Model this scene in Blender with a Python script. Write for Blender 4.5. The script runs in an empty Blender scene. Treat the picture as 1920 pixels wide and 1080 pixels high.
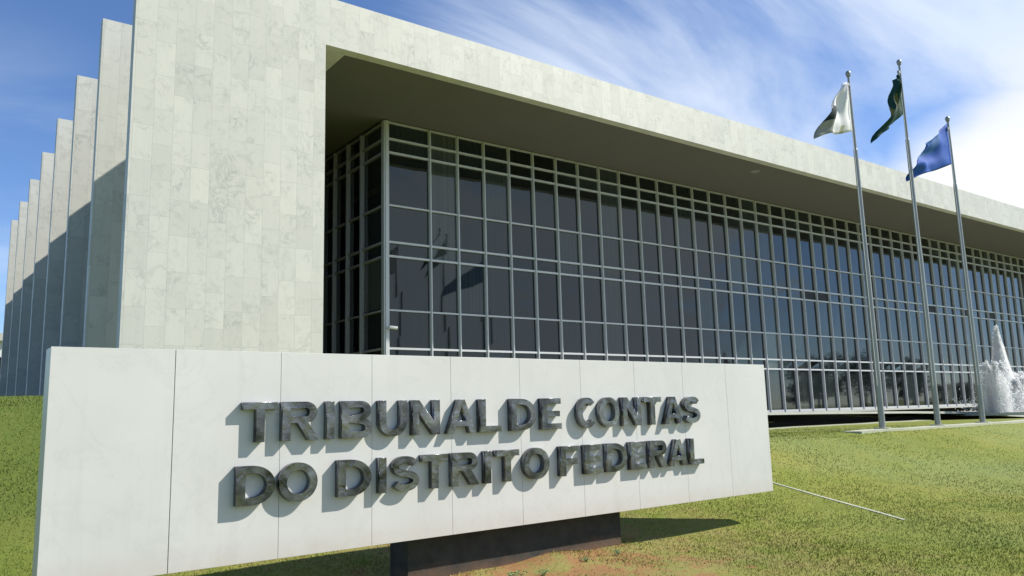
import bpy, math, random
import numpy as np
from mathutils import Matrix, Vector, noise
random.seed(7)
rng = np.random.default_rng(11)
SC = bpy.context.scene
COL = SC.collection
R_ = math.radians

# ------------------------------------------------------------------ camera
F_PX, YAW, PITCH, ROLL = 1491.87, R_(36.619), R_(8.8976), R_(-1.5386)
fwd = Vector((math.sin(YAW)*math.cos(PITCH), math.cos(YAW)*math.cos(PITCH), math.sin(PITCH)))
rgt = Vector((math.cos(YAW), -math.sin(YAW), 0)); upv = rgt.cross(fwd)
r2 = rgt*math.cos(ROLL) + upv*math.sin(ROLL); u2 = -rgt*math.sin(ROLL) + upv*math.cos(ROLL)
cd = bpy.data.cameras.new('camera'); cam = bpy.data.objects.new('camera', cd); COL.objects.link(cam)
cam.matrix_world = Matrix(((r2.x, u2.x, -fwd.x, 0), (r2.y, u2.y, -fwd.y, 0), (r2.z, u2.z, -fwd.z, 0), (0, 0, 0, 1)))
cd.sensor_width = 36; cd.lens = 36*F_PX/1920; cd.clip_start = 0.1; cd.clip_end = 6000
SC.camera = cam

# ------------------------------------------------------------------ light
SUN = Vector((1.0, -0.55, 1.0)).normalized()          # direction towards the sun
ELEV = math.asin(SUN.z); AZ = math.atan2(SUN.x, SUN.y)
sd = bpy.data.lights.new('sun', 'SUN'); sd.energy = 4.7; sd.angle = R_(0.55); sd.color = (1.0, 0.955, 0.87)
so = bpy.data.objects.new('sun', sd); COL.objects.link(so)
so.rotation_euler = SUN.to_track_quat('Z', 'Y').to_euler(); so.location = (60, -60, 80)

w = bpy.data.worlds.new('World'); SC.world = w; w.use_nodes = True
nt = w.node_tree; nt.nodes.clear()
def N(t, **k):
    n = nt.nodes.new(t)
    for a, b in k.items():
        if a == 'inp':
            for i, v in b.items(): n.inputs[i].default_value = v
        else: setattr(n, a, b)
    return n
Lk = lambda a, b: nt.links.new(a, b)
def mth(op, a, b=None, c=None, clamp=False):
    n = N('ShaderNodeMath', operation=op, use_clamp=clamp)
    for i, v in enumerate((a, b, c)):
        if v is None: continue
        if isinstance(v, (int, float)): n.inputs[i].default_value = v
        else: Lk(v, n.inputs[i])
    return n.outputs[0]
def mrange(v, a, b, lo=0., hi=1., smooth=True):
    n = N('ShaderNodeMapRange', interpolation_type='SMOOTHSTEP' if smooth else 'LINEAR')
    Lk(v, n.inputs[0]); n.inputs[1].default_value = a; n.inputs[2].default_value = b
    n.inputs[3].default_value = lo; n.inputs[4].default_value = hi
    return n.outputs[0]
sky = N('ShaderNodeTexSky', sky_type='NISHITA', sun_disc=False, sun_elevation=ELEV, sun_rotation=AZ,
        altitude=1100.0, air_density=1.0, dust_density=0.6, ozone_density=2.5)
tc = N('ShaderNodeTexCoord'); sep = N('ShaderNodeSeparateXYZ'); Lk(tc.outputs['Generated'], sep.inputs[0])
zz = mth('MAXIMUM', sep.outputs[2], 0.0)
den = mth('ADD', zz, 0.22)
cmb = N('ShaderNodeCombineXYZ'); Lk(mth('DIVIDE', sep.outputs[0], den), cmb.inputs[0]); Lk(mth('DIVIDE', sep.outputs[1], den), cmb.inputs[1])
mp = N('ShaderNodeMapping'); mp.inputs['Rotation'].default_value = (0, 0, R_(-38)); mp.inputs['Scale'].default_value = (0.55, 1.5, 1); Lk(cmb.outputs[0], mp.inputs[0])
n1 = N('ShaderNodeTexNoise', inp={'Scale': 1.5, 'Detail': 8.0, 'Roughness': 0.56, 'Distortion': 0.55}); Lk(mp.outputs[0], n1.inputs['Vector'])
n2 = N('ShaderNodeTexNoise', inp={'Scale': 1.1, 'Detail': 7.0, 'Roughness': 0.5, 'Distortion': 0.25}); Lk(cmb.outputs[0], n2.inputs['Vector'])
def lobe(d, lo, hi):
    dn = N('ShaderNodeVectorMath', operation='DOT_PRODUCT'); nv = N('ShaderNodeVectorMath', operation='NORMALIZE')
    Lk(tc.outputs['Generated'], nv.inputs[0]); Lk(nv.outputs[0], dn.inputs[0])
    dn.inputs[1].default_value = Vector(d).normalized()
    return mrange(dn.outputs['Value'], lo, hi)
# thin streaks, thicker to the right of the roof, and one broad white bank low on the right
streak = mrange(mth('ADD', n1.outputs[0], mth('MULTIPLY', lobe((0.80, 0.47, 0.38), 0.84, 1.0), 0.22)), 0.54, 0.84)
bank = mrange(mth('ADD', n2.outputs[0], mth('MULTIPLY', lobe((0.945, 0.27, 0.12), 0.945, 0.997), 0.75)), 0.66, 1.10)
n3 = N('ShaderNodeTexNoise', inp={'Scale': 3.2, 'Detail': 6.0, 'Roughness': 0.55, 'Distortion': 0.4}); Lk(cmb.outputs[0], n3.inputs['Vector'])
south = mrange(mth('ADD', mth('ADD', n2.outputs[0], mth('MULTIPLY', mth('SUBTRACT', n3.outputs[0], 0.5), 0.7)), mth('MULTIPLY', lobe((0.52, -0.80, 0.26), 0.87, 0.985), 0.42)), 0.62, 0.90)
left = mth('MULTIPLY', lobe((0.02, 0.98, 0.10), 0.93, 1.0), mrange(n1.outputs[0], 0.36, 0.66, 0.0, 0.30))
cl = mth('MAXIMUM', mth('MULTIPLY', streak, 0.85), mth('MAXIMUM', bank, mth('MAXIMUM', south, left)))
mixc = N('ShaderNodeMixRGB'); Lk(cl, mixc.inputs[0]); 
tint = N('ShaderNodeMixRGB', blend_type='MULTIPLY', inp={0: 1.0, 2: (0.83, 0.98, 1.20, 1)}); Lk(sky.outputs[0], tint.inputs[1])
Lk(tint.outputs[0], mixc.inputs[1])
ccol = N('ShaderNodeMixRGB', inp={1: (6.0, 6.7, 7.7, 1), 2: (7.2, 7.35, 7.45, 1)}); Lk(bank, ccol.inputs[0]); Lk(ccol.outputs[0], mixc.inputs[2])
bg = N('ShaderNodeBackground', inp={'Strength': 0.10}); Lk(mixc.outputs[0], bg.inputs[0])
wo = N('ShaderNodeOutputWorld'); Lk(bg.outputs[0], wo.inputs[0])
SC.view_settings.view_transform = 'Standard'; SC.view_settings.look = 'None'
SC.view_settings.exposure = 0.50; SC.view_settings.gamma = 1.0
SC.cycles.volume_bounces = 4

# ------------------------------------------------------------------ helpers
def tag(o, label=None, cat=None, group=None, kind=None):
    if label: o['label'] = label
    if cat: o['category'] = cat
    if group: o['group'] = group
    if kind: o['kind'] = kind
    return o
def empty(name, loc=(0, 0, 0), rz=0, parent=None):
    o = bpy.data.objects.new(name, None); COL.objects.link(o); o.location = loc; o.rotation_euler = (0, 0, rz)
    if parent: o.parent = parent
    return o
class MB:
    def __init__(s): s.v = []; s.f = []; s.smooth = False
    def quad(s, a, b, c, d):
        n = len(s.v); s.v += [a, b, c, d]; s.f.append((n, n+1, n+2, n+3))
    def box(s, x0, x1, y0, y1, z0, z1):
        n = len(s.v)
        s.v += [(x0, y0, z0), (x1, y0, z0), (x1, y1, z0), (x0, y1, z0), (x0, y0, z1), (x1, y0, z1), (x1, y1, z1), (x0, y1, z1)]
        for f in ((0, 3, 2, 1), (4, 5, 6, 7), (0, 1, 5, 4), (1, 2, 6, 5), (2, 3, 7, 6), (3, 0, 4, 7)): s.f.append(tuple(n+i for i in f))
    def tube(s, pts, rads, seg=12, cap=True):
        n = len(s.v); m = len(pts)
        for i, (p, r) in enumerate(zip(pts, rads)):
            p = Vector(p); d = (Vector(pts[min(i+1, m-1)])-Vector(pts[max(i-1, 0)])).normalized()
            a = d.orthogonal().normalized() if abs(d.z) < .95 else Vector((1, 0, 0)); a = (a-d*a.dot(d)).normalized(); b = d.cross(a)
            for j in range(seg):
                t = 2*math.pi*j/seg; s.v.append(tuple(p+(a*math.cos(t)+b*math.sin(t))*r))
        for i in range(m-1):
            for j in range(seg):
                a0 = n+i*seg+j; a1 = n+i*seg+(j+1) % seg; s.f.append((a0, a1, a1+seg, a0+seg))
        if cap:
            s.f.append(tuple(n+j for j in range(seg))[::-1]); s.f.append(tuple(n+(m-1)*seg+j for j in range(seg)))
    def build(s, name, mat, parent=None, bevel=0, smooth=False, loc=None):
        me = bpy.data.meshes.new(name); me.from_pydata([tuple(p) for p in s.v], [], s.f); me.update()
        if smooth: me.polygons.foreach_set('use_smooth', [True]*len(me.polygons))
        if mat: me.materials.append(mat)
        o = bpy.data.objects.new(name, me); COL.objects.link(o)
        if parent: o.parent = parent
        if loc: o.location = loc
        if bevel:
            b = o.modifiers.new('bevel', 'BEVEL'); b.width = bevel; b.segments = 2; b.limit_method = 'ANGLE'
        return o

# ------------------------------------------------------------------ materials
class Mat:
    def __init__(s, name):
        s.m = bpy.data.materials.new(name); s.m.use_nodes = True; s.t = s.m.node_tree; s.b = s.t.nodes['Principled BSDF']
    def n(s, t, inp=None, **k):
        n = s.t.nodes.new(t)
        for a, b in k.items(): setattr(n, a, b)
        for i, v in (inp or {}).items():
            if hasattr(v, 'is_output'): s.t.links.new(v, n.inputs[i])
            else: n.inputs[i].default_value = v
        return n
    def l(s, a, b): s.t.links.new(a, b)
    def obj(s): return s.n('ShaderNodeTexCoord').outputs['Object']
    def mapv(s, v, sc=(1, 1, 1), rot=(0, 0, 0), loc=(0, 0, 0)):
        return s.n('ShaderNodeMapping', {0: v, 'Scale': sc, 'Rotation': rot, 'Location': loc}).outputs[0]
    def noise(s, v, sc, det=4., rough=.55, dist=0.):
        return s.n('ShaderNodeTexNoise', {'Vector': v, 'Scale': sc, 'Detail': det, 'Roughness': rough, 'Distortion': dist}).outputs[0]
    def ramp(s, f, stops):
        r = s.n('ShaderNodeValToRGB', {0: f}); e = r.color_ramp.elements
        e[0].position, e[0].color = stops[0][0], (*stops[0][1], 1); e[1].position, e[1].color = stops[-1][0], (*stops[-1][1], 1)
        for p, c in stops[1:-1]:
            q = e.new(p); q.color = (*c, 1)
        return r.outputs[0]
    def mix(s, f, a, b, mode='MIX'):
        n = s.n('ShaderNodeMixRGB', blend_type=mode)
        for i, v in enumerate((f, a, b)):
            if hasattr(v, 'is_output'): s.l(v, n.inputs[i])
            elif i == 0: n.inputs[0].default_value = v
            else: n.inputs[i].default_value = (*v, 1)
        return n.outputs[0]
    def math(s, op, a, b=0.):
        return s.n('ShaderNodeMath', {0: a, 1: b}, operation=op).outputs[0]
    def bump(s, h, st=.3, d=.01):
        s.l(s.n('ShaderNodeBump', {'Height': h, 'Strength': st, 'Distance': d}).outputs[0], s.b.inputs['Normal'])
    def set(s, **k):
        for a, v in k.items():
            i = s.b.inputs[a.replace('_', ' ')]
            if hasattr(v, 'is_output'): s.l(v, i)
            elif isinstance(v, tuple): i.default_value = (*v, 1)
            else: i.default_value = v
        return s.m

def plain(name, col, rough=.6, metal=0., var=.12, sc=3.):
    m = Mat(name); nz = m.noise(m.obj(), sc, 5)
    c = m.mix(nz, tuple(x*(1-var) for x in col), tuple(min(1, x*(1+var)) for x in col))
    return m.set(Base_Color=c, Roughness=rough, Metallic=metal)

def marble_cladding(name, swap='xz', tile=(0.86, 0.44), base=(.60, .588, .515)):
    m = Mat(name); ob = m.obj(); sp = m.n('ShaderNodeSeparateXYZ', {0: ob})
    # vertical running-bond slabs: long side along Z, columns along X (or Y)
    h = sp.outputs[0] if swap == 'xz' else sp.outputs[1]
    uv = m.n('ShaderNodeCombineXYZ', {0: sp.outputs[2], 1: h, 2: 0.}).outputs[0]
    br = m.n('ShaderNodeTexBrick', {'Vector': uv, 'Color1': (0, 0, 0, 1), 'Color2': (1, 1, 1, 1), 'Mortar': (.5, .5, .5, 1), 'Scale': 1.0,
             'Mortar Size': .004, 'Mortar Smooth': .3, 'Bias': 0., 'Brick Width': tile[0], 'Row Height': tile[1]}, offset=.5, offset_frequency=3)
    big = m.noise(ob, .55, 6, .6)
    per = m.mix(br.outputs[0], tuple(b*.90 for b in base), tuple(min(1, b*1.06) for b in base))
    c = m.mix(m.math('MULTIPLY', m.ramp(big, [(.35, (0, 0, 0)), (.7, (1, 1, 1))]), .35), per, (base[0]*.96, base[1]*.98, base[2]*1.03))
    # grey veins: slab-specific offset so veins break at the joints
    off = m.n('ShaderNodeVectorMath', {0: ob, 1: m.n('ShaderNodeVectorMath', {0: br.outputs[0], 1: (7.3, 3.1, 5.7)}, operation='MULTIPLY').outputs[0]}, operation='ADD').outputs[0]
    v1 = m.noise(m.mapv(off, (1.0, 1.0, .8), (0, R_(25), 0)), 2.1, 9, .62, 1.5)
    vein = m.ramp(m.math('ABSOLUTE', m.math('SUBTRACT', v1, .5)), [(0., (1, 1, 1)), (.035, (.12, .12, .12)), (.09, (0, 0, 0))])
    gate = m.ramp(m.noise(off, 1.1, 3), [(.50, (0, 0, 0)), (.66, (1, 1, 1))])
    c = m.mix(m.math('MULTIPLY', m.math('MULTIPLY', vein, gate), .62), c, (.30, .31, .28))
    bl = m.ramp(m.noise(off, 3.2, 8, .72, .6), [(.53, (0, 0, 0)), (.70, (1, 1, 1))])
    c = m.mix(m.math('MULTIPLY', bl, .55), c, (.36, .36, .32))
    fine = m.noise(m.mapv(ob, (14, 14, 3)), 1.0, 6, .7)
    c = m.mix(m.math('MULTIPLY', m.ramp(fine, [(.45, (0, 0, 0)), (.8, (1, 1, 1))]), .35), c, (.50, .51, .46))
    # rain streaks
    st = m.noise(m.mapv(ob, (2.2, 2.2, .09)), 1.3, 5, .65)
    c = m.mix(m.math('MULTIPLY', m.ramp(st, [(.52, (0, 0, 0)), (.75, (1, 1, 1))]), .22), c, (.42, .43, .39))
    c = m.mix(m.math('MULTIPLY', br.outputs['Fac'], .75), c, (.36, .37, .34))
    m.bump(m.math('SUBTRACT', m.math('MULTIPLY', fine, .15), br.outputs['Fac']), .35, .006)
    return m.set(Base_Color=c, Roughness=.55)

M = {}
M['marble_x'] = marble_cladding('marble_front', 'xz')
M['marble_y'] = marble_cladding('marble_side', 'yz')
def sign_mat():
    m = Mat('sign_marble'); ob = m.obj()
    big = m.noise(ob, .9, 6, .6); c = m.ramp(big, [(.3, (.59, .582, .545)), (.7, (.66, .652, .615))])
    v = m.noise(m.mapv(ob, (1, 1, 1.1), (0, R_(38), 0)), 1.1, 7, .6, 1.3)
    vein = m.ramp(m.math('ABSOLUTE', m.math('SUBTRACT', v, .5)), [(0., (1, 1, 1)), (.012, (.2, .2, .2)), (.04, (0, 0, 0))])
    c = m.mix(m.math('MULTIPLY', vein, .16), c, (.42, .43, .41))
    s = m.noise(m.mapv(ob, (5, 5, .5)), 1.0, 6, .65); c = m.mix(m.math('MULTIPLY', m.ramp(s, [(.55, (0, 0, 0)), (.8, (1, 1, 1))]), .25), c, (.45, .44, .38))
    sp = m.ramp(m.noise(ob, 9, 3, .6), [(.70, (0, 0, 0)), (.76, (1, 1, 1))]); c = m.mix(m.math('MULTIPLY', sp, .25), c, (.38, .38, .35))
    # soil splash low on the stone
    z = m.n('ShaderNodeSeparateXYZ', {0: ob}).outputs[2]
    lo = m.n('ShaderNodeMapRange', {0: z, 1: -1.135, 2: -.93, 3: 1., 4: 0.}).outputs[0]
    c = m.mix(m.math('MULTIPLY', m.math('MULTIPLY', lo, m.noise(ob, 6, 5)), .5), c, (.50, .36, .27))
    return m.set(Base_Color=c, Roughness=.38)
M['sign'] = sign_mat()
def base_mat():
    m = Mat('shaded_base_concrete'); ob = m.obj(); z = m.n('ShaderNodeSeparateXYZ', {0: ob}).outputs[2]
    c = m.ramp(m.noise(ob, 7, 7, .7), [(.3, (.018, .019, .016)), (.7, (.046, .046, .038))])  # concrete darkened so its colour carries the shade under the slab
    h = m.n('ShaderNodeMapRange', {0: m.math('ADD', z, m.math('MULTIPLY', m.noise(ob, 2.4, 5), -.35)), 1: -1.78, 2: -1.60, 3: 1., 4: 0.}).outputs[0]
    c = m.mix(m.math('MULTIPLY', h, .75), c, (.22, .11, .055))
    m.bump(m.noise(ob, 30, 4), .4, .01)
    return m.set(Base_Color=c, Roughness=.85)
M['base'] = base_mat()
def steel():
    m = Mat('letter_steel'); ob = m.obj()
    nz = m.noise(ob, 6.5, 4, .5, .5); m.bump(nz, .6, .02)
    c = m.ramp(m.noise(ob, 5, 5), [(.35, (.085, .087, .092)), (.7, (.33, .335, .345))])  # colour mottling stands in for dark and light reflections in the steel
    return m.set(Base_Color=c, Roughness=m.n('ShaderNodeMapRange', {0: nz, 3: .16, 4: .42}).outputs[0], Metallic=1.)
M['steel'] = steel()
M['alu'] = plain('aluminium', (.56, .57, .57), .45, .25, .08, 6)
M['alu_shaded'] = plain('aluminium_shaded_side', (.42, .42, .45), .5, .2, .08, 6)  # same aluminium, darkened to paint in the shade of the side passage
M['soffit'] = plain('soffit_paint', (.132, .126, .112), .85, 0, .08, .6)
M['dark'] = plain('shade_dark', (.035, .034, .033), .9)  # near-black colour stands in for shade under slabs and in the side passage
M['white'] = plain('white_paint', (.72, .72, .70), .6)
M['roof'] = plain('roof_membrane', (.25, .25, .24), .9)
M['pole'] = plain('pole_metal', (.30, .31, .30), .42, .35, .22, 2.2)
M['concrete'] = plain('pale_concrete', (.50, .50, .44), .85, 0, .18, 5)
M['kerb'] = plain('kerb_concrete', (.44, .45, .33), .9, 0, .25, 7)
M['vent'] = plain('open_vent_shade', (.006, .006, .007), .6)
M['lens'] = plain('black_plastic', (.02, .02, .02), .2)
def glass():
    m = Mat('tinted_glass'); oi = m.n('ShaderNodeObjectInfo').outputs['Random']; ob = m.obj()
    c = m.ramp(oi, [(0., (.006, .008, .009)), (.55, (.013, .018, .020)), (1., (.040, .047, .048))])
    bl = m.ramp(m.noise(m.mapv(ob, (6, 6, .05)), 3., 2), [(.45, (1, 1, 1)), (.55, (.75, .75, .75))])
    c = m.mix(1., c, bl, 'MULTIPLY')
    sp = m.n('ShaderNodeSeparateXYZ', {0: ob})
    row = m.math('SNAP', sp.outputs[2], 1.79); wn = m.n('ShaderNodeTexWhiteNoise', {1: m.math('ADD', m.math('MULTIPLY', row, 3.7), m.math('MULTIPLY', oi, 91.))}, noise_dimensions='1D').outputs['Value']
    c = m.mix(1., c, m.ramp(wn, [(0., (.35, .35, .35)), (.75, (1.2, 1.2, 1.15)), (1., (2.6, 2.5, 2.2))]), 'MULTIPLY')
    m.bump(m.noise(ob, .5, 2, .4), .03, .05)
    return m.set(Base_Color=c, Roughness=.03, IOR=1.60, Specular_Tint=(.84, .92, .91))
M['glass'] = glass()
M['spandrel'] = (lambda m: m.set(Base_Color=(.03, .037, .038), Roughness=.12, IOR=1.7))(Mat('spandrel_glass'))

def lawn_mat(name, blade=False):
    m = Mat(name); g = m.n('ShaderNodeNewGeometry').outputs['Position']
    big = m.noise(g, .16, 5, .6); mid = m.noise(g, 1.1, 6, .65); fine = m.noise(g, 26, 5, .75)
    x = m.n('ShaderNodeSeparateXYZ', {0: g})
    c = m.ramp(m.math('ADD', m.math('MULTIPLY', big, .45), m.math('MULTIPLY', mid, .55)),
               [(.28, (.105, .150, .024)), (.5, (.200, .228, .040)), (.66, (.262, .258, .058)), (.8, (.31, .27, .085))])
    # greener on the left bank beside the building
    gl = m.n('ShaderNodeMapRange', {0: x.outputs[0], 1: 2.2, 2: 8.0, 3: 1., 4: 0.}).outputs[0]
    gy = m.n('ShaderNodeMapRange', {0: x.outputs[1], 1: 7.5, 2: 10.0, 3: 0., 4: 1.}).outputs[0]
    c = m.mix(m.math('MULTIPLY', m.math('MULTIPLY', gl, gy), .75), c, (.080, .122, .024))
    # bluish-green patch far right
    gr = m.n('ShaderNodeMapRange', {0: m.noise(g, .22, 3), 1: .48, 2: .62, 3: 0., 4: .5}).outputs[0]
    c = m.mix(m.math('MULTIPLY', gr, m.n('ShaderNodeMapRange', {0: x.outputs[0], 1: 9., 2: 14.}).outputs[0]), c, (.225, .265, .095))
    # dry and bare red earth round the sign
    d = m.n('ShaderNodeVectorMath', {0: g, 1: (5.4, 6.6, -1.6)}, operation='DISTANCE').outputs['Value']
    near = m.n('ShaderNodeMapRange', {0: d, 1: .6, 2: 5.2, 3: 1., 4: 0.}).outputs[0]
    dry = m.ramp(m.math('ADD', m.math('MULTIPLY', m.noise(g, 2.3, 6, .7), .8), m.math('MULTIPLY', near, .30)), [(.46, (0, 0, 0)), (.66, (1, 1, 1))])
    c = m.mix(m.math('MULTIPLY', dry, .60), c, (.30, .235, .095))
    bare = m.ramp(m.math('ADD', m.math('MULTIPLY', m.noise(m.mapv(g, loc=(4, 2, 0)), 3.1, 7, .7), .75), m.math('MULTIPLY', near, .34)), [(.64, (0, 0, 0)), (.74, (1, 1, 1))])
    if not blade:
        c = m.mix(m.math('MULTIPLY', bare, .85), c, (.30, .145, .070))
        c = m.mix(m.math('MULTIPLY', m.ramp(fine, [(.36, (1, 1, 1)), (.52, (0, 0, 0))]), .40), c, (.11, .125, .03))
        m.bump(fine, .5, .02)
    else:
        tip = m.ramp(m.noise(g, 60, 2), [(.35, (.70, .72, .68)), (.65, (1.38, 1.34, 1.2))]); c = m.mix(1., c, tip, 'MULTIPLY')
        straw = m.ramp(m.noise(m.mapv(g, loc=(9, 9, 9)), 45, 2), [(.60, (0, 0, 0)), (.66, (1, 1, 1))]); c = m.mix(m.math('MULTIPLY', straw, .6), c, (.42, .38, .17))
    return m.set(Base_Color=c, Roughness=.9, Specular_IOR_Level=.15)
M['lawn'] = lawn_mat('lawn'); M['blade'] = lawn_mat('grass_blades', True)

# ------------------------------------------------------------------ ground
ZR = ([-60, 0, 5, 6.7, 8.0, 9.3, 10.3, 10.9, 12.5, 17, 60], [-1.9, -1.78, -1.68, -1.60, -1.40, -1.02, -.74, -.68, -.70, -.78, -.78])
ZL = ([-60, 0, 5, 6.7, 8.0, 11, 14, 16, 20, 30, 60, 75, 110], [-1.9, -1.78, -1.68, -1.58, -1.42, -.62, .28, .50, .45, .4, 1.2, 3.0, 3.0])
def gz(x, y):
    x = np.asarray(x, float); y = np.asarray(y, float)
    zr = np.interp(y, *ZR); zl = np.interp(y, *ZL)
    t = np.clip((x-5.0)/8.0, 0, 1); t = t*t*(3-2*t)
    z = zl*(1-t)+zr*t
    s = np.clip((x-33)/5., 0, 1)*np.clip((y-12.3)/3., 0, 1); z = z-.22*s
    z = z+.012*np.sin(x*1.7+y*.6)*np.cos(y*1.3-x*.4)*np.clip(1.2-np.hypot(x, y)/60, 0, 1)
    z = z+.075*np.exp(-((x-5.55)/.42)**2-((y-6.80)/.20)**2)+.035*np.exp(-((x-4.5)/.5)**2-((y-6.78)/.2)**2)+.03*np.exp(-((x-6.5)/.3)**2-((y-6.8)/.2)**2)
    z = np.where(y < -60, -1.9, z)
    return z
def gh(x, y): return float(gz(x, y))
gx = np.unique(np.concatenate([np.linspace(-2500, -80, 12), np.arange(-80, -10, 5), np.arange(-10, 32, .3), np.arange(3.5, 7.5, .1), np.arange(32, 60, 1.), np.arange(60, 140, 5), np.linspace(140, 2500, 12)]).round(3))
gy_ = np.unique(np.concatenate([np.linspace(-2500, -80, 12), np.arange(-80, -5, 5), np.arange(-5, 20, .25), np.arange(6.2, 7.4, .0625), np.arange(20, 80, 1.5), np.arange(80, 140, 6), np.linspace(140, 2500, 12)]).round(3))
GX, GY = np.meshgrid(gx, gy_); GZ = gz(GX, GY)
vs = np.stack([GX.ravel(), GY.ravel(), GZ.ravel()], 1); nx = len(gx); ny = len(gy_)
ii = (np.arange(ny-1)[:, None]*nx+np.arange(nx-1)[None]).ravel()
fs = np.stack([ii, ii+1, ii+nx+1, ii+nx], 1)
def np_mesh(name, v, f, mat, parent=None, smooth=False):
    me = bpy.data.meshes.new(name); k = f.shape[1]
    me.vertices.add(len(v)); me.vertices.foreach_set('co', v.astype(np.float32).ravel())
    me.loops.add(f.size); me.loops.foreach_set('vertex_index', f.astype(np.int32).ravel())
    me.polygons.add(len(f)); me.polygons.foreach_set('loop_start', np.arange(0, f.size, k, dtype=np.int32))
    me.polygons.foreach_set('loop_total', np.full(len(f), k, dtype=np.int32))
    me.update(calc_edges=True); me.validate()
    if smooth: me.polygons.foreach_set('use_smooth', np.ones(len(f), bool))
    me.materials.append(mat); o = bpy.data.objects.new(name, me); COL.objects.link(o)
    if parent: o.parent = parent
    return o
tag(np_mesh('lawn', vs, fs, M['lawn'], smooth=True), kind='structure')

# ------------------------------------------------------------------ building
PX0, PX1, YF = 3.47, 8.24, 19.3          # left pier and front plane
CX, YC = 12.27, 23.6                     # curtain wall corner
MOD = 1.165; NB = 47
CX1 = CX+1.76*2+MOD*NB                   # right corner of curtain wall
RX0 = CX1+4.03; RX1 = RX0+4.77
ZB, ZT, ZS = 10.06, 11.45, 10.10
YB = 51.6                                # back of the building
T = .33
bld = empty('courthouse_building', (PX0, YF, 0))
tag(bld, 'long marble-clad modernist building with side fins and a recessed grid of dark glass', 'building')
OFF = (-PX0, -YF, 0)
def part(mb, name, mat, parent=None, **k):
    o = mb.build(name, mat, parent or bld, **k)
    if parent is None: o.location = OFF
    return o
m = MB(); m.box(PX0, PX1, YF, YF+T, -1.2, ZT); part(m, 'pier', M['marble_x'])
m = MB(); m.box(RX0, RX1, YF, YF+T, -1.2, ZT); part(m, 'pier', M['marble_x'])
m = MB(); m.box(PX1, RX0, YF, YF+T, ZB, ZT); part(m, 'fascia', M['marble_x'])
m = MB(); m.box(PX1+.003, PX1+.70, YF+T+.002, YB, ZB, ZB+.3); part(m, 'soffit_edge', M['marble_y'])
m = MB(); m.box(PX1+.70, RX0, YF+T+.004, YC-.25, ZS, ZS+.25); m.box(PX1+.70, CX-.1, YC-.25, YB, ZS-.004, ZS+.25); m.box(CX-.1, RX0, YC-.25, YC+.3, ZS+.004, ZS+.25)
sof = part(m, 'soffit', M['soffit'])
# roof slab, parapet
m = MB(); m.box(PX1+.02, RX0, YF+T+.01, YB, ZT-.35, ZT-.12); m.box(PX1+.012, PX1+.30, YF+T+.01, YB, ZT-.12, ZT-.01); part(m, 'roof', M['roof'])
# side fins
for i in range(7):
    y = YF+4.7+4.64*i
    if y+T > YB+1: break
    m = MB(); m.box(PX0, PX1+.004, y, y+T, -.8, ZT+.05); part(m, 'fin', M['marble_x'])
m = MB(); m.box(PX1+.01, PX1+.28, YF+4.3, YB, -.8, ZS-.01); part(m, 'added_side_wall', M['dark'])  # unseen wall added to darken the side passage; its dark colour cuts bounce
m = MB(); m.box(RX0-.3, RX0-.01, YF+4.3, YB, -.8, ZS-.01); part(m, 'added_side_wall', M['dark'])
# curtain wall
ZBOT = -.26
RAILS = [10.05, 9.46, 8.97, 7.10, 5.82, 5.33, 3.49, 2.21, 1.75, ZBOT]
GW = .05                                  # glass set back behind mullion fronts
def glass_bay(x0, x1, side=False, vents=()):
    """one bay of glazing between two mullions: panes + its rails"""
    g = MB()
    for zt, zb in zip(RAILS[:-1], RAILS[1:]):
        a, b, c, d = [random.uniform(-.006, .006) for _ in range(4)]
        y = YC+GW
        if side: g.quad((CX+GW+a, x1, zb), (CX+GW+b, x0, zb), (CX+GW+c, x0, zt), (CX+GW+d, x1, zt))
        else: g.quad((x0, y+a, zb), (x1, y+b, zb), (x1, y+c, zt), (x0, y+d, zt))
    p = part(g, 'window_bay', M['glass'])
    r = MB()
    for k, z in enumerate(RAILS):
        h = .055 if k in (3, 6) else .07
        if k == len(RAILS)-1: h = .10
        if k == 0: h = .05
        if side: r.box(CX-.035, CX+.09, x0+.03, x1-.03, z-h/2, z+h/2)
        else: r.box(x0+.03, x1-.03, YC-.035, YC+.09, z-h/2, z+h/2)
    for q in (x0+.03, x1-.048):
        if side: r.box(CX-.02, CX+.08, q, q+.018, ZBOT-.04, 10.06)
        else: r.box(q, q+.018, YC-.02, YC+.08, ZBOT-.04, 10.06)
    r.build('frame', M['alu_shaded' if side else 'alu'], p)
    for zt, zb in vents:
        v = MB(); v.box(x0+.04, x1-.04, YC+.025, YC+.045, zb+.04, zt-.04); v.build('open_vent', M['vent'], p)  # near-black plate stands in for the shade inside an open vent
    return p
edges = [CX, CX+1.76]+[CX+1.76+MOD*(i+1) for i in range(NB)]+[CX1]
VENT = {20: [(5.82, 5.33)], 21: [(5.82, 5.33)], 31: [(5.82, 5.33)], 35: [(5.82, 5.33)], 38: [(5.82, 5.33)]}
for i, (a, b) in enumerate(zip(edges[:-1], edges[1:])):
    glass_bay(a, b, vents=VENT.get(i, ()))
sedge = [YC, YC+1.75]+[YC+1.75+MOD*(i+1) for i in range(8)]
for a, b in zip(sedge[:-1], sedge[1:]): glass_bay(a, b, side=True)
def mullion(x, y, side=False, corner=False):
    g = MB(); z0, z1 = ZBOT-.05, 10.06
    if corner:
        g.box(x-.10, x+.10, y-.09, y+.10, z0, z1); g.box(x-.045, x+.045, y-.125, y-.09, z0, z1)
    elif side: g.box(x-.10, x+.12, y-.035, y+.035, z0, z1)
    else:
        g.box(x-.032, x+.032, y-.06, y+.10, z0, z1); g.box(x-.016, x+.016, y-.075, y-.06, z0, z1)
    return part(g, 'mullion', M['alu_shaded' if side else 'alu'])
mullion(CX, YC, corner=True); mullion(CX1, YC, corner=True)
proto = None
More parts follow.
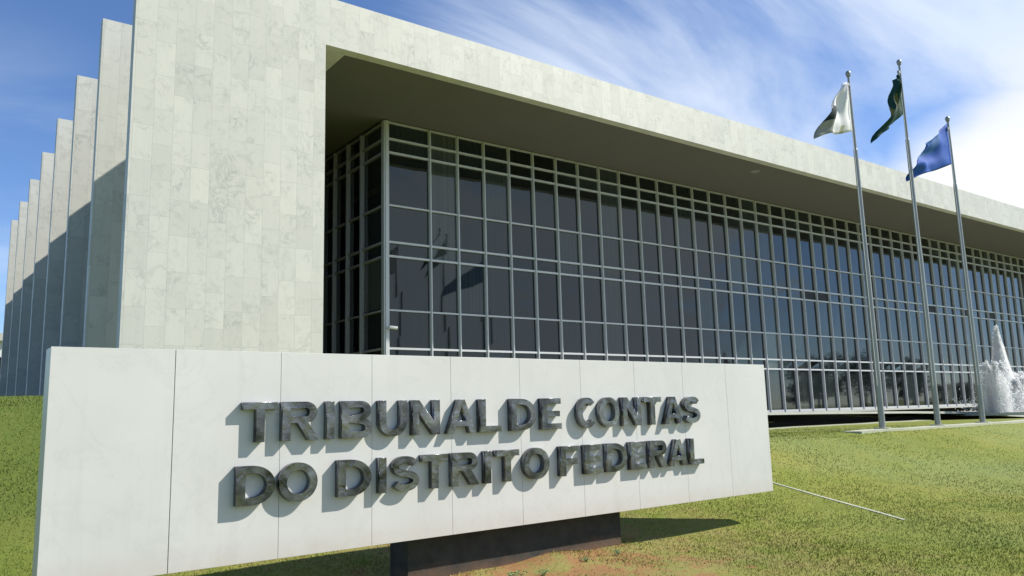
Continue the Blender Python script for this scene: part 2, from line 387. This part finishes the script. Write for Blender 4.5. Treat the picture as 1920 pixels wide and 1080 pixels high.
for e in edges[1:-1]:
    if proto is None: proto = mullion(0, YC); proto.location = (OFF[0]+e, OFF[1], 0)
    else:
        c = proto.copy(); COL.objects.link(c); c.location = (OFF[0]+e, OFF[1], 0)
proto = None
for e in sedge[1:]:
    if proto is None: proto = mullion(CX, 0, side=True); proto.location = (OFF[0], OFF[1]+e, 0)
    else:
        c = proto.copy(); COL.objects.link(c); c.location = (OFF[0], OFF[1]+e, 0)
# plinth below the glass, core walls behind it
m = MB(); m.box(CX-.1, CX1+.1, YC-.05, YC+.3, ZBOT-.16, ZBOT-.052); part(m, 'sill', M['concrete'])
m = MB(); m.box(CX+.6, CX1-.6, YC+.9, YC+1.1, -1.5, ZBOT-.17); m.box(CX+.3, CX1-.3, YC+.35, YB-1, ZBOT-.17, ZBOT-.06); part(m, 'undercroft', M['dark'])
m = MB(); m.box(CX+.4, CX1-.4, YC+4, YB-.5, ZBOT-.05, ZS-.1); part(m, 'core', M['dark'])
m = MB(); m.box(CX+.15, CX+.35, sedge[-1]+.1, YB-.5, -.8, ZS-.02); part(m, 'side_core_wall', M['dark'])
# walkway slab along the facade, falling gently to the right, on a recessed wall coloured dark for its shade
sx = np.array([13, 26.6, 33, 38, 43.9, 52, 66]); zt_ = np.array([-.12, -.33, -.45, -.56, -.60, -.66, -.7])
def strip(xs, zt, zb, y0, y1):
    g = MB()
    for i in range(len(xs)-1):
        a, b = xs[i], xs[i+1]; n = len(g.v)
        g.v += [(a, y0, zb[i]), (b, y0, zb[i+1]), (b, y1, zb[i+1]), (a, y1, zb[i]), (a, y0, zt[i]), (b, y0, zt[i+1]), (b, y1, zt[i+1]), (a, y1, zt[i])]
        for f in ((0, 3, 2, 1), (4, 5, 6, 7), (0, 1, 5, 4), (2, 3, 7, 6)): g.f.append(tuple(n+j for j in f))
        if i == 0: g.f.append((n+3, n+0, n+4, n+7))
        if i == len(xs)-2: g.f.append((n+1, n+2, n+6, n+5))
    return g
tag(strip(np.array([14., 15.5, 17, 26.6, 33, 38, 43.9, 52, 80]), np.array([.05, -.10, -.14, -.27, -.38, -.50, -.60, -.66, -.7]),
      np.array([-.06, -.19, -.23, -.355, -.465, -.60, -.88, -.95, -1.0]), 17.0, 23.1).build('walkway', M['concrete']), kind='structure')
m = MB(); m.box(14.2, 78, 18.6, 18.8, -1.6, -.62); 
tag(m.build('walkway_retaining_wall', M['dark']), 'recessed wall coloured near-black to stand in for the shade beneath the walkway slab', 'retaining wall')
# soffit downlight and security camera
m = MB(); m.tube([(28.6, 20.5, ZS-.03), (28.6, 20.5, ZS-.002)], [.16, .2], 20); part(m, 'soffit_light', M['roof'])
sc_ = empty('security_camera', (CX+.06, YC-.13, 2.87)); tag(sc_, 'small white security camera on the corner mullion of the glass wall', 'security camera')
m = MB(); m.box(-.03, .03, -.12, 0, -.02, .02); m.build('bracket', M['white'], sc_)
m = MB(); m.tube([(-.08, -.16, .02), (.20, -.20, -.01)], [.055, .055], 14); m.build('housing', M['white'], sc_, smooth=False)
m = MB(); m.tube([(.20, -.20, -.01), (.215, -.202, -.012)], [.04, .04], 14); m.build('lens', M['lens'], sc_)

# ------------------------------------------------------------------ name sign
K = 1.1333; SYAW = R_(1.36)
ud = Vector((math.cos(SYAW), math.sin(SYAW), 0)); nd = Vector((math.sin(SYAW), -math.cos(SYAW), 0))
ORG = nd*(-5.80537*K)                      # u = 0 on the front plane
sg = empty('name_sign', (ORG.x, ORG.y, 0), SYAW)
tag(sg, 'long white marble sign slab with raised steel lettering on a low dark base', 'sign')
U0, U1, SB, STP, TH = .79*K, 8.393*K, -1.0*K-.002, .495*K, .25
NP = 10; pw = (U1-U0)/NP
for i in range(NP):
    m = MB(); a = U0+i*pw; g0 = .0030 if i == 1 else .0014; g1 = .0030 if i == 0 else .0014; m.box(a+(g0 if i else 0), a+pw-(g1 if i < NP-1 else 0), 0, .012, SB, STP)
    o = m.build('panel', M['sign'], sg, bevel=.0015)
m = MB(); m.box(U0+.004, U1-.004, .0122, TH, SB+.003, STP-.003); m.build('slab_core', M['sign'], sg)
m = MB(); m.box(3.95, 6.77, .18, .52, -2.1, SB-.001); m.build('base', M['base'], sg, bevel=.006)

def arc(cx, cy, rx, ry, a0, a1, n=14):
    return [(cx+rx*math.cos(R_(a0+(a1-a0)*i/n)), cy+ry*math.sin(R_(a0+(a1-a0)*i/n))) for i in range(n+1)]
def glyph(c, W, H):
    """outlines (closed polylines) of a bold sans capital, stem weight s"""
    s = .072 if c in 'TIELFDNBRPU' else .069; h = .060
    s = min(s, W*.32)
    if c == 'I': return [[(0, 0), (W, 0), (W, H), (0, H)]]
    if c == 'T': return [[(W/2-s/2, 0), (W/2+s/2, 0), (W/2+s/2, H-h), (W, H-h), (W, H), (0, H), (0, H-h), (W/2-s/2, H-h)]]
    if c == 'L': return [[(0, 0), (W, 0), (W, h), (s, h), (s, H), (0, H)]]
    if c == 'E': return [[(0, 0), (W, 0), (W, h), (s, h), (s, H/2-h/2), (W*.92, H/2-h/2), (W*.92, H/2+h/2), (s, H/2+h/2), (s, H-h), (W*.98, H-h), (W*.98, H), (0, H)]]
    if c == 'F': return [[(0, 0), (s, 0), (s, H*.5-h*.6), (W*.9, H*.5-h*.6), (W*.9, H*.5+h*.4), (s, H*.5+h*.4), (s, H-h), (W, H-h), (W, H), (0, H)]]
    if c == 'N': return [[(0, 0), (s*.95, 0), (s*.95, H*.62), (W-s, 0), (W, 0), (W, H), (W-s*.95, H), (W-s*.95, H*.38), (s, H), (0, H)]]
    if c == 'A':
        k = s*1.08; ap = s*.55
        y1, y2 = H*.20, H*.20+h*.9
        def xin(y): return k+(W/2-k)*(y/(H*.80))
        return [[(0, 0), (k, 0), (xin(y1)-(k-k*.94), y1), (W-xin(y1)+(k-k*.94), y1), (W-k, 0), (W, 0), (W/2+ap, H), (W/2-ap, H)],
                [(xin(y2)*1.0, y2), (W/2, H*.80), (W-xin(y2), y2)][::-1]]
    if c == 'O':
        return [arc(W/2, H/2, W/2, H/2+.004, 0, 360, 44)[:-1], arc(W/2, H/2, W/2-s, H/2-h+.002, 360, 0, 40)[:-1]]
    if c == 'D':
        rx = W*.60
        o = [(0, 0), (W-rx, 0)]+arc(W-rx, H/2, rx, H/2, -90, 90, 24)+[(0, H)]
        i = [(s, h), (s, H-h)]+arc(W-rx, H/2, rx-s, H/2-h, 90, -90, 20)
        return [o, i]
    if c == 'U':
        r = W/2
        return [[(0, H)]+arc(r, r*.95, r, r*.95, 180, 360, 22)+[(W, H), (W-s, H)]+arc(r, r*.95, r-s, r*.95-h*1.0, 360, 180, 20)+[(s, H)]]
    if c == 'B':
        r1 = H*.255; r0 = H*.27; x1 = W-.10; x0 = W-.105
        o = [(0, 0), (x0, 0)]+arc(x0, r0, W-x0, r0, -90, 62, 14)+arc(x1-.012, H-r1, W-x1+.0, r1, -58, 90, 14)+[(0, H)]
        i0 = [(s, h*.95), (s, H/2-h*.38)]+arc(x0, r0, W-x0-s, r0-h*.97, 78, -90, 12)
        i1 = [(s, H/2+h*.48), (s, H-h*.95)]+arc(x1-.012, H-r1, W-x1-s, r1-h*.97, 90, -80, 12)
        return [o, i0, i1]
    if c == 'R':
        r1 = H*.275; x1 = W*.66
        o = [(0, 0), (s, 0), (s, H-2*r1), (W*.42, H-2*r1), (W-s*1.2, 0), (W+.006, 0), (W*.70, H-2*r1+.012)]+arc(x1, H-r1, W*.97-x1, r1, -70, 90, 16)+[(0, H)]
        i1 = [(s, H-2*r1+h*.92), (s, H-h*.95)]+arc(x1, H-r1, W*.97-x1-s*.95, r1-h*.93, 90, -90, 14)
        return [o, i1]
    if c == 'C':
        g = 42
        return [arc(W/2, H/2, W/2, H/2+.004, g, 360-g, 34)+arc(W/2, H/2, W/2-s, H/2-h+.002, 360-g-4, g+4, 30)]
    if c == 'S':
        # centre line swept with constant weight
        r = (H-h)/4; cxl = W/2; rx = W/2-s*.42
        P = arc(cxl, H-h/2-r, rx, r, 22, 235, 16)[:-1]+[(cxl-rx*.3, H/2+r*.10), (cxl+rx*.3, H/2-r*.10)]+arc(cxl, h/2+r, rx, r, 52, -158, 16)[1:]
        Lr, Rr = [], []
        for i, p in enumerate(P):
            q0 = P[max(0, i-1)]; q1 = P[min(len(P)-1, i+1)]; dx, dy = q1[0]-q0[0], q1[1]-q0[1]; l = math.hypot(dx, dy) or 1
            hw = h*.52
            Lr.append((p[0]-dy/l*hw, p[1]+dx/l*hw)); Rr.append((p[0]+dy/l*hw, p[1]-dx/l*hw))
        return [Lr+Rr[::-1]]
PROUD = .070
def letter(c, u, z, W, H):
    cu = bpy.data.curves.new('tmp', 'CURVE'); cu.dimensions = '2D'; cu.fill_mode = 'BOTH'; cu.extrude = PROUD/2-.0015; cu.bevel_depth = .0015; cu.bevel_resolution = 0; cu.offset = -.0015
    for P in glyph(c, W, H):
        sp = cu.splines.new('POLY'); sp.points.add(len(P)-1); sp.use_cyclic_u = True
        for i, p in enumerate(P): sp.points[i].co = (p[0], p[1], 0, 1)
    t = bpy.data.objects.new('tmp', cu); COL.objects.link(t); dg = bpy.context.evaluated_depsgraph_get()
    me = bpy.data.meshes.new_from_object(t.evaluated_get(dg)); bpy.data.objects.remove(t); bpy.data.curves.remove(cu)
    me.name = 'letter'; me.transform(Matrix.Rotation(R_(90), 4, 'X')); me.transform(Matrix.Translation((u, -PROUD/2-.0005, z)))
    me.materials.clear(); me.materials.append(M['steel'])
    o = bpy.data.objects.new('letter', me); COL.objects.link(o); o.parent = sg
    return o
L1 = [('T', 2.28, .29), ('R', 2.61, .32), ('I', 3.01, .07), ('B', 3.15, .30), ('U', 3.52, .29), ('N', 3.87, .30), ('A', 4.25, .34), ('L', 4.64, .26),
      ('D', 5.03, .33), ('E', 5.44, .27), ('C', 5.95, .29), ('O', 6.27, .32), ('N', 6.65, .30), ('T', 7.00, .30), ('A', 7.35, .33), ('S', 7.72, .29)]
L2 = [('D', 2.24, .32), ('O', 2.59, .34), ('D', 3.12, .32), ('I', 3.52, .072), ('S', 3.66, .27), ('T', 3.97, .28), ('R', 4.30, .31), ('I', 4.69, .072), ('T', 4.83, .29), ('O', 5.18, .34),
      ('F', 5.68, .27), ('E', 6.03, .27), ('D', 6.36, .32), ('E', 6.74, .26), ('R', 7.06, .30), ('A', 7.40, .33), ('L', 7.78, .25)]
for c, u, W in L1: letter(c, u, -.185, W, .325)
for c, u, W in L2: letter(c, u, -.683, W, .312)

# ------------------------------------------------------------------ flagpoles and flags
PY = 10.9; PS = PY/12.0
def flagpole(x, zt, lab):
    x *= PS; zt *= PS; zb = gh(x, PY)
    r = empty('flagpole', (x, PY, zb)); H = zt-zb
    tag(r, lab, 'flagpole', 'flagpoles on the lawn')
    m = MB(); m.tube([(0, 0, -.3), (0, 0, H*.45), (0, 0, H*.46), (0, 0, H*.78), (0, 0, H*.785), (0, 0, H)], [.078, .069, .061, .053, .041, .031], 16); m.build('shaft', M['pole'], r, smooth=False)
    m = MB(); m.tube([(0, 0, H), (0, 0, H+.03), (0, 0, H+.09), (0, 0, H+.15), (0, 0, H+.17)], [.05, .055, .075, .05, .01], 12); m.build('finial', M['pole'], r, smooth=True)
    m = MB(); m.box(-.12, -.03, -.03, .03, H-.28, H-.2); m.build('pulley', M['pole'], r)
    m = MB(); m.tube([(-.11, -.02, H-.24), (-.12, -.04, 1.1)], [.008, .008], 6); m.build('halyard', M['white'], r)
    m = MB(); m.tube([(0, 0, -.2), (0, 0, .05)], [.20, .20], 16); m.build('footing', M['kerb'], r)
    return r
flagpole(21.64, 9.64, 'left grey flagpole flying the white flag')
flagpole(24.80, 10.80, 'tallest grey flagpole in the middle, flying the dark green flag')
flagpole(27.76, 9.48, 'right grey flagpole flying the blue flag')

def cloth(name, left, right, wave, mat, lab, fly_n=22, rows=16, face=None):
    """left/right: poly-lines (x,z) of the fly edge and the hoist edge from top to bottom"""
    def samp(P, t):
        t = t*(len(P)-1); i = min(int(t), len(P)-2); f = t-i
        return (P[i][0]*(1-f)+P[i+1][0]*f, P[i][1]*(1-f)+P[i+1][1]*f)
    left = [(a*PS, b*PS) for a, b in left]; right = [(a*PS, b*PS) for a, b in right]
    g = MB(); uvs = []
    for j in range(rows+1):
        t = j/rows; a = samp(right, t); b = samp(left, t)
        for i in range(fly_n+1):
            s = i/fly_n; x = a[0]*(1-s)+b[0]*s; z = a[1]*(1-s)+b[1]*s
            y = PY+wave*s*math.sin(s*9+t*5)+wave*.6*math.sin(t*12+s*4)*s+wave*.25*math.sin(s*23+t*9)*s
            z += .05*math.sin(s*7+t*3)*s*(1 if t > .5 else .3)
            g.v.append((x, y, z)); uvs.append((s, 1-t))
    for j in range(rows):
        for i in range(fly_n):
            n = j*(fly_n+1)+i; g.f.append((n, n+1, n+fly_n+2, n+fly_n+1))
    o = g.build(name, mat, smooth=True)
    uv = o.data.uv_layers.new(name='UVMap')
    for lp in o.data.loops: uv.data[lp.index].uv = uvs[lp.vertex_index]
    sm = o.modifiers.new('thickness', 'SOLIDIFY'); sm.thickness = .006
    return tag(o, lab, 'flag')
def flag_mat(name, build):
    m = Mat(name); uv = m.n('ShaderNodeTexCoord').outputs['UV']; x = m.n('ShaderNodeSeparateXYZ', {0: uv})
    c = build(m, uv, x.outputs[0], x.outputs[1])
    tr = m.n('ShaderNodeBsdfTranslucent', {0: c}); mx = m.n('ShaderNodeMixShader', {0: .35, 1: m.b.outputs[0], 2: tr.outputs[0]})
    m.set(Base_Color=c, Roughness=.75); m.l(mx.outputs[0], m.t.nodes['Material Output'].inputs[0]); return m.m
def ellipse(m, uv, cx, cy, rx, ry):
    v = m.mapv(uv, (1/rx, 1/ry, 0), loc=(-cx/rx, -cy/ry, 0)); l = m.n('ShaderNodeVectorMath', {0: v}, operation='LENGTH').outputs['Value']
    return m.math('LESS_THAN', l, 1.)
def white_flag(m, uv, u, v):
    c = m.mix(m.math('MULTIPLY', m.math('MULTIPLY', m.math('GREATER_THAN', u, .62), m.math('GREATER_THAN', v, .26)), m.math('LESS_THAN', v, .50)), (.88, .88, .87), (.012, .03, .035))
    c = m.mix(m.math('MULTIPLY', m.math('GREATER_THAN', u, .62), m.math('LESS_THAN', v, .26)), c, (.42, .42, .38))
    return m.mix(m.math('MULTIPLY', m.math('LESS_THAN', m.math('ABSOLUTE', m.math('SUBTRACT', u, .30)), .05), m.math('LESS_THAN', v, .18)), c, (.55, .56, .38))
def green_flag(m, uv, u, v):
    d = m.math('ADD', m.math('MULTIPLY', m.math('ABSOLUTE', m.math('SUBTRACT', u, .5)), 1.15), m.math('ABSOLUTE', m.math('SUBTRACT', v, .38)))
    c = m.mix(m.math('LESS_THAN', d, .30), (.010, .075, .045), (.22, .21, .04))
    return m.mix(ellipse(m, uv, .5, .38, .10, .12), c, (.012, .018, .08))
def blue_flag(m, uv, u, v):
    c = m.mix(m.noise(m.mapv(uv, (1.2, 3, 1)), 2.2, 3), (.015, .09, .45), (.03, .17, .66))
    c = m.mix(m.math('MULTIPLY', m.math('GREATER_THAN', v, .55), m.math('GREATER_THAN', u, .45)), c, (.05, .20, .50))
    return c
cloth('flag', [(21.45, 9.40), (20.95, 8.95), (20.45, 8.42), (20.0, 7.85), (19.76, 7.42)], [(21.55, 9.42), (21.56, 9.0), (21.57, 8.6), (21.58, 8.25), (21.55, 7.92)],
      .14, flag_mat('white_flag_cloth', white_flag), 'white flag with a dark patch, drooping from the left pole')
cloth('flag', [(24.55, 10.25), (24.25, 9.75), (23.95, 9.15), (23.30, 8.40), (22.88, 7.88)], [(24.72, 10.5), (24.74, 10.1), (24.75, 9.75), (24.76, 9.4), (24.76, 9.15)],
      .18, flag_mat('green_flag_cloth', green_flag), 'dark green and yellow flag folded narrow on the tallest pole')
cloth('flag', [(26.1, 8.35), (25.6, 7.95), (24.95, 7.5), (24.80, 7.2), (24.76, 6.95)], [(27.68, 9.40), (27.68, 8.9), (27.68, 8.6), (27.68, 8.25), (27.68, 7.95)],
      .13, flag_mat('blue_flag_cloth', blue_flag), 'blue flag blowing left from the right pole')

# kerbs and edging strips laid in the lawn
def ground_strip(name, pts, wd, hgt, kind='structure'):
    g = MB(); n = len(pts)
    for i, p in enumerate(pts):
        p = Vector((*p, 0)); d = (Vector((*pts[min(i+1, n-1)], 0))-Vector((*pts[max(i-1, 0)], 0))).normalized(); s = Vector((-d.y, d.x, 0))*wd/2
        z = gh(p.x, p.y)
        for q, zz_ in ((p-s, -.15), (p-s, hgt), (p+s, hgt), (p+s, -.15)): g.v.append((q.x, q.y, z+zz_))
    for i in range(n-1):
        a = 4*i
        for j in range(3): g.f.append((a+j, a+j+1, a+j+5, a+j+4))
    g.f.append((0, 1, 2, 3)); g.f.append((4*n-1, 4*n-2, 4*n-3, 4*n-4))
    return tag(g.build(name, M['kerb']), kind=kind)
lin = lambda a, b, n: [(a[0]+(b[0]-a[0])*i/n, a[1]+(b[1]-a[1])*i/n) for i in range(n+1)]
ground_strip('kerb', lin((14.0, 16.6), (33.5, 16.6), 30), .30, .035)
ground_strip('kerb', lin((18.1, 10.81), (46., 10.81), 60), .50, .03)
def edge_pts():
    # straight edging strip from behind the sign towards the lower right
    return [(11.58, 8.84), (11.56, 8.54), (11.66, 8.28), (11.76, 8.03), (11.72, 7.69), (11.67, 7.36), (11.62, 7.04), (11.57, 6.74), (11.36, 6.36), (11.16, 6.0)]
ground_strip('edging_strip', edge_pts(), .06, .010)

# ------------------------------------------------------------------ fountain
def foam():
    m = Mat('water_foam'); tr = m.n('ShaderNodeBsdfTranslucent', {0: (.97, .98, .98, 1)}); mx = m.n('ShaderNodeMixShader', {0: .5, 1: m.b.outputs[0], 2: tr.outputs[0]})
    m.set(Base_Color=(.95, .96, .96), Roughness=.3); m.l(mx.outputs[0], m.t.nodes['Material Output'].inputs[0]); return m.m
M['foam'] = foam()
fo = empty('fountain', (39.4, 16.0, -.58)); tag(fo, 'fountain of white foaming jets before the glass wall at the right edge', 'fountain')
def droplets(P, S):
    """cloud of small stretched octahedra"""
    P = np.asarray(P); S = np.asarray(S); n = len(P)
    o = np.array([(1, 0, 0), (-1, 0, 0), (0, 1, 0), (0, -1, 0), (0, 0, 1.9), (0, 0, -1.9)])
    f = np.array([(0, 2, 4), (2, 1, 4), (1, 3, 4), (3, 0, 4), (2, 0, 5), (1, 2, 5), (3, 1, 5), (0, 3, 5)])
    v = P[:, None, :]+o[None]*S[:, None, None]*rng.uniform(.7, 1.3, (n, 1, 3)); ff = (np.arange(n)*6)[:, None, None]+f[None]
    return v.reshape(-1, 3), ff.reshape(-1, 3)
def jet(x, y, h, r, n, spread=1.5):
    t = rng.random(n)**.8; z = h*(1-t)
    ns = 46; k = rng.integers(0, ns, n)                    # falling strands give ragged vertical streaks
    ka = rng.random(ns)*2*np.pi; kr = np.sqrt(rng.random(ns)); kh = rng.uniform(.72, 1.0, ns); kh[:8] = 1.
    rad = (.06+r*t**spread)*kr[k]; z = z*kh[k]
    j = rng.normal(0, 1, (n, 3))*[.055, .055, .07]*(.35+t[:, None])
    P = np.stack([x+rad*np.cos(ka[k]), y+rad*np.sin(ka[k]), z], 1)+j; P[:, 2] = np.maximum(P[:, 2], .02)
    v, f = droplets(P, rng.uniform(.010, .034, n)); np_mesh('water_jet', v, f, M['foam'], fo)['kind'] = 'stuff'
def arc_jet(x0, y0, x1, y1, h, n, w=.05):
    """stream thrown from (x0,y0) that arches over and breaks up as it lands at (x1,y1)"""
    t = rng.random(n)**.8; q = rng.normal(0, 1, (n, 3))*(w*(.35+1.5*t))[:, None]; z = h*4*t*(1-t)*rng.uniform(.93, 1.03, n)
    P = np.stack([x0+(x1-x0)*t, y0+(y1-y0)*t, np.maximum(z, 0)], 1)+q; P[:, 2] = np.maximum(P[:, 2], .02)
    v, f = droplets(P, rng.uniform(.009, .028, n)); np_mesh('water_jet', v, f, M['foam'], fo)['kind'] = 'stuff'
jet(0, 0, 3.95, .55, 6500, 1.0)
for k in range(11):
    a = 2*math.pi*k/11+.2; arc_jet(.25*math.cos(a), .25*math.sin(a), .35+1.2*math.cos(a), 1.1*math.sin(a), rng.uniform(1.1, 1.7), 900)
for k in range(5):
    a = 2*math.pi*k/5; arc_jet(-1.25, -.2, -1.25+.62*math.cos(a), -.2+.6*math.sin(a), 2.15, 700, .04)
    arc_jet(1.7, -.1, 1.7+.8*math.cos(a), -.1+.7*math.sin(a), 1.75, 600)
def mist_mat():
    m = Mat('water_mist'); t = m.t; o = t.nodes['Material Output']; t.nodes.remove(m.b)
    c = m.n('ShaderNodeTexCoord').outputs['Object']; nz = m.n('ShaderNodeTexNoise', {'Vector': m.mapv(c, (2.2, 2.2, .55)), 'Scale': 2.6, 'Detail': 4.}).outputs[0]
    d = m.n('ShaderNodeMapRange', {0: nz, 1: .35, 2: .65, 3: .8, 4: 7.5}).outputs[0]
    v = m.n('ShaderNodeVolumePrincipled', {'Color': (1, 1, 1, 1), 'Density': d, 'Anisotropy': .2}); m.l(v.outputs[0], o.inputs['Volume']); return m.m
mm = mist_mat()
def mist(x, y, prof):
    m = MB(); m.tube([(x, y, z) for z, q in prof], [q for z, q in prof], 20); m.build('mist', mm, fo, smooth=True)
mist(0, 0, [(.04, .95), (.8, .66), (1.9, .42), (3.0, .24), (3.85, .06)])
mist(-1.22, -.25, [(.04, .52), (.9, .50), (1.6, .40), (2.0, .22), (2.16, .05)])
mist(1.45, -.1, [(.04, .85), (.7, .75), (1.3, .50), (1.75, .12)])
mist(-1.92, 0, [(.04, .12), (.9, .10), (1.7, .04)])
P = np.stack([np.clip(rng.normal(.4, .85, 2500), -2.1, 4), rng.normal(0, .8, 2500), np.abs(rng.normal(0, .45, 2500))], 1)
v, f = droplets(P, rng.uniform(.008, .022, 2500)); np_mesh('spray', v, f, M['foam'], fo)['kind'] = 'stuff'
m = MB(); m.tube([(.5, 0, -.1), (.5, 0, .03)], [2.4, 2.4], 40); m.build('basin', M['concrete'], fo)

# ------------------------------------------------------------------ far white building at the left edge
fb = empty('far_building', (3, 76, 2.9)); tag(fb, 'distant white building with a dark window behind the fins at the left', 'building')
m = MB(); m.box(-14, 2.3, 0, 10, -1, 3.9); m.build('wall', M['white'], fb)
m = MB(); m.box(-14.4, 2.7, -.5, 10.4, 3.9, 4.5); m.build('roof', M['concrete'], fb)
for x in (-9, -6, -3, .0, 2.0-.35):
    m = MB(); m.box(x-.4, x+.4, -.06, -.003, 1.2, 2.6); m.build('window', M['glass'], fb)

# ------------------------------------------------------------------ trees opposite (they stand behind the viewer and show in the glass)
def bark(): return plain('bark', (.12, .09, .06), .9, 0, .3, 8)
M['bark'] = bark()
def leaf_mat(name, a, b):
    m = Mat(name); c = m.ramp(m.noise(m.n('ShaderNodeNewGeometry').outputs['Position'], 1.3, 3), [(.3, a), (.7, b)]); return m.set(Base_Color=c, Roughness=.7)
M['leaf'] = leaf_mat('leaves', (.02, .045, .012), (.06, .10, .025))
def tree(x, y, h, r, lab, nleaf=3500):
    z = gh(x, y); t = empty('tree', (x, y, z)); tag(t, lab, 'tree', 'trees across the lawn facing the glass wall')
    g = MB(); g.tube([(0, 0, -.2), (.1, 0, h*.25), (.0, .1, h*.5), (.1, .1, h*.85)], [.22, .17, .12, .03], 8)
    for k in range(7):
        a = k*2.4; z0 = h*(.28+.07*k); g.tube([(0, .05, z0), (math.cos(a)*r*.4, math.sin(a)*r*.4, z0+h*.12), (math.cos(a)*r*.8, math.sin(a)*r*.8, z0+h*.18)], [.09, .05, .015], 6)
    g.build('trunk', M['bark'], t, smooth=True)
    cl_ = [(rng.normal(0, .42*r), rng.normal(0, .42*r), h*rng.uniform(.4, .95), r*rng.uniform(.25, .45)) for _ in range(26)]
    ci = rng.integers(0, len(cl_), nleaf); C = np.array(cl_)[ci]; d = rng.normal(size=(nleaf, 3)); d /= np.linalg.norm(d, axis=1)[:, None]
    c = C[:, :3]+d*C[:, 3:4]*rng.random((nleaf, 1))**.4*[1, 1, .7]
    s = rng.uniform(.12, .24, (nleaf, 1)); a = rng.normal(size=(nleaf, 3)); a /= np.linalg.norm(a, axis=1)[:, None]; b = np.cross(a, d); b /= np.linalg.norm(b, axis=1)[:, None]+1e-6
    v = np.stack([c-a*s, c-b*s*.5, c+a*s, c+b*s*.5], 1).reshape(-1, 3); f = (np.arange(nleaf)*4)[:, None]+np.arange(4)[None]
    np_mesh('crown', v, f, M['leaf'], t)
for i, (x, y, h, r) in enumerate([(88, -10, 6.2, 3.3), (95, -13, 8.2, 3.8), (103, -12, 8.8, 4.2), (111, -10, 7.6, 3.8), (120, -14, 6.2, 3.4), (140, -16, 4.6, 4.0)]):
    tree(x, y, h, r, ['rounded tree leading the row across the lawn', 'taller bushy tree second in the row', 'tallest spreading tree in the row', 'dense tree after the tallest one', 'lower broad tree near the row end', 'low wide tree closing the row'][i])

# ------------------------------------------------------------------ grass and weeds
def grass(n, rmin, rmax, name, lab):
    r = rmin*(rmax/rmin)**rng.random(n); th = R_(-8)+R_(88)*rng.random(n)
    x = r*np.sin(th); y = r*np.cos(th)
    # sign base, hidden far side of the building and kerbs stay free
    u = (x-ORG.x)*ud.x+(y-ORG.y)*ud.y; d = -((x-ORG.x)*nd.x+(y-ORG.y)*nd.y)
    keep = ~((u > 3.98) & (u < 6.79) & (d > .17) & (d < .53)) & (y < 18.5)
    keep &= ~((np.abs(y-10.81) < .25) & (x > 18)) & ~((np.abs(y-16.6) < .15) & (x > 14) & (x < 33.6))
    keep &= rng.random(n) < np.clip((rmax-r)/(rmax*.55), 0, 1)
    # thin on bare soil
    pat = np.array([noise.noise(Vector((a*1.3, b*1.3, 3.))) for a, b in zip(x, y)]); near = np.clip(1-np.hypot(x-5.4, y-6.6)/3.6, 0, 1)
    keep &= rng.random(n) > np.clip((pat+.15)*2.2*near+near*.25, 0, .93)
    x, y, r = x[keep], y[keep], r[keep]; n = len(x); z = gz(x, y)
    h = rng.uniform(.010, .028, n)*(1+.35*np.sin(x*2.1)*np.cos(y*1.7)); wd = rng.uniform(.0018, .0034, n)*(1+r*.10)
    a = rng.random(n)*2*np.pi; lean = rng.uniform(.2, 1.1, n)*h; b = rng.random(n)*2*np.pi
    dx, dy = np.cos(a)*wd, np.sin(a)*wd; lx, ly = np.cos(b)*lean, np.sin(b)*lean
    v = np.empty((n, 3, 3)); v[:, 0] = np.stack([x-dx, y-dy, z-.004], 1); v[:, 1] = np.stack([x+dx, y+dy, z-.004], 1); v[:, 2] = np.stack([x+lx, y+ly, z+h], 1)
    o = np_mesh(name, v.reshape(-1, 3), np.arange(3*n).reshape(-1, 3), M['blade']); return tag(o, lab, 'grass', kind='stuff')
grass(620000, 4.0, 30., 'grass', 'short mown grass blades over the lawn, yellow-green with dry patches')
M['weed'] = leaf_mat('weed_leaves', (.06, .12, .03), (.16, .24, .07))
def weed(x, y, s, lab):
    o = empty('weed', (x, y, gh(x, y))); tag(o, lab, 'weed', 'weeds at the foot of the sign')
    g = MB(); st = MB()
    for k in range(16):
        a = random.random()*6.28; R1 = s*random.uniform(.25, 1); hh = s*random.uniform(.3, .8)
        c = Vector((math.cos(a)*R1, math.sin(a)*R1*.7, hh)); st.tube([(0, 0, 0), tuple(c*.6+Vector((0, 0, hh*.3))), tuple(c)], [.002, .0016, .001], 4)
        for j in range(3):
            b = a+j*2.1; d = Vector((math.cos(b), math.sin(b), random.uniform(-.2, .3))).normalized(); t = d.orthogonal().normalized(); L = s*.22
            g.quad(tuple(c), tuple(c+d*L*.5+t*L*.4), tuple(c+d*L), tuple(c+d*L*.5-t*L*.4))
    g.build('leaves', M['weed'], o); st.build('stem', M['weed'], o)
weed(4.75, 6.42, .11, 'largest leafy weed against the sign base, left of its middle')
weed(5.05, 6.40, .08, 'small weed just right of the largest one at the sign base')
weed(5.75, 6.55, .07, 'small weed right of the red earth patch at the sign base')
weed(6.25, 6.60, .07, 'low weed near the right end of the sign base')
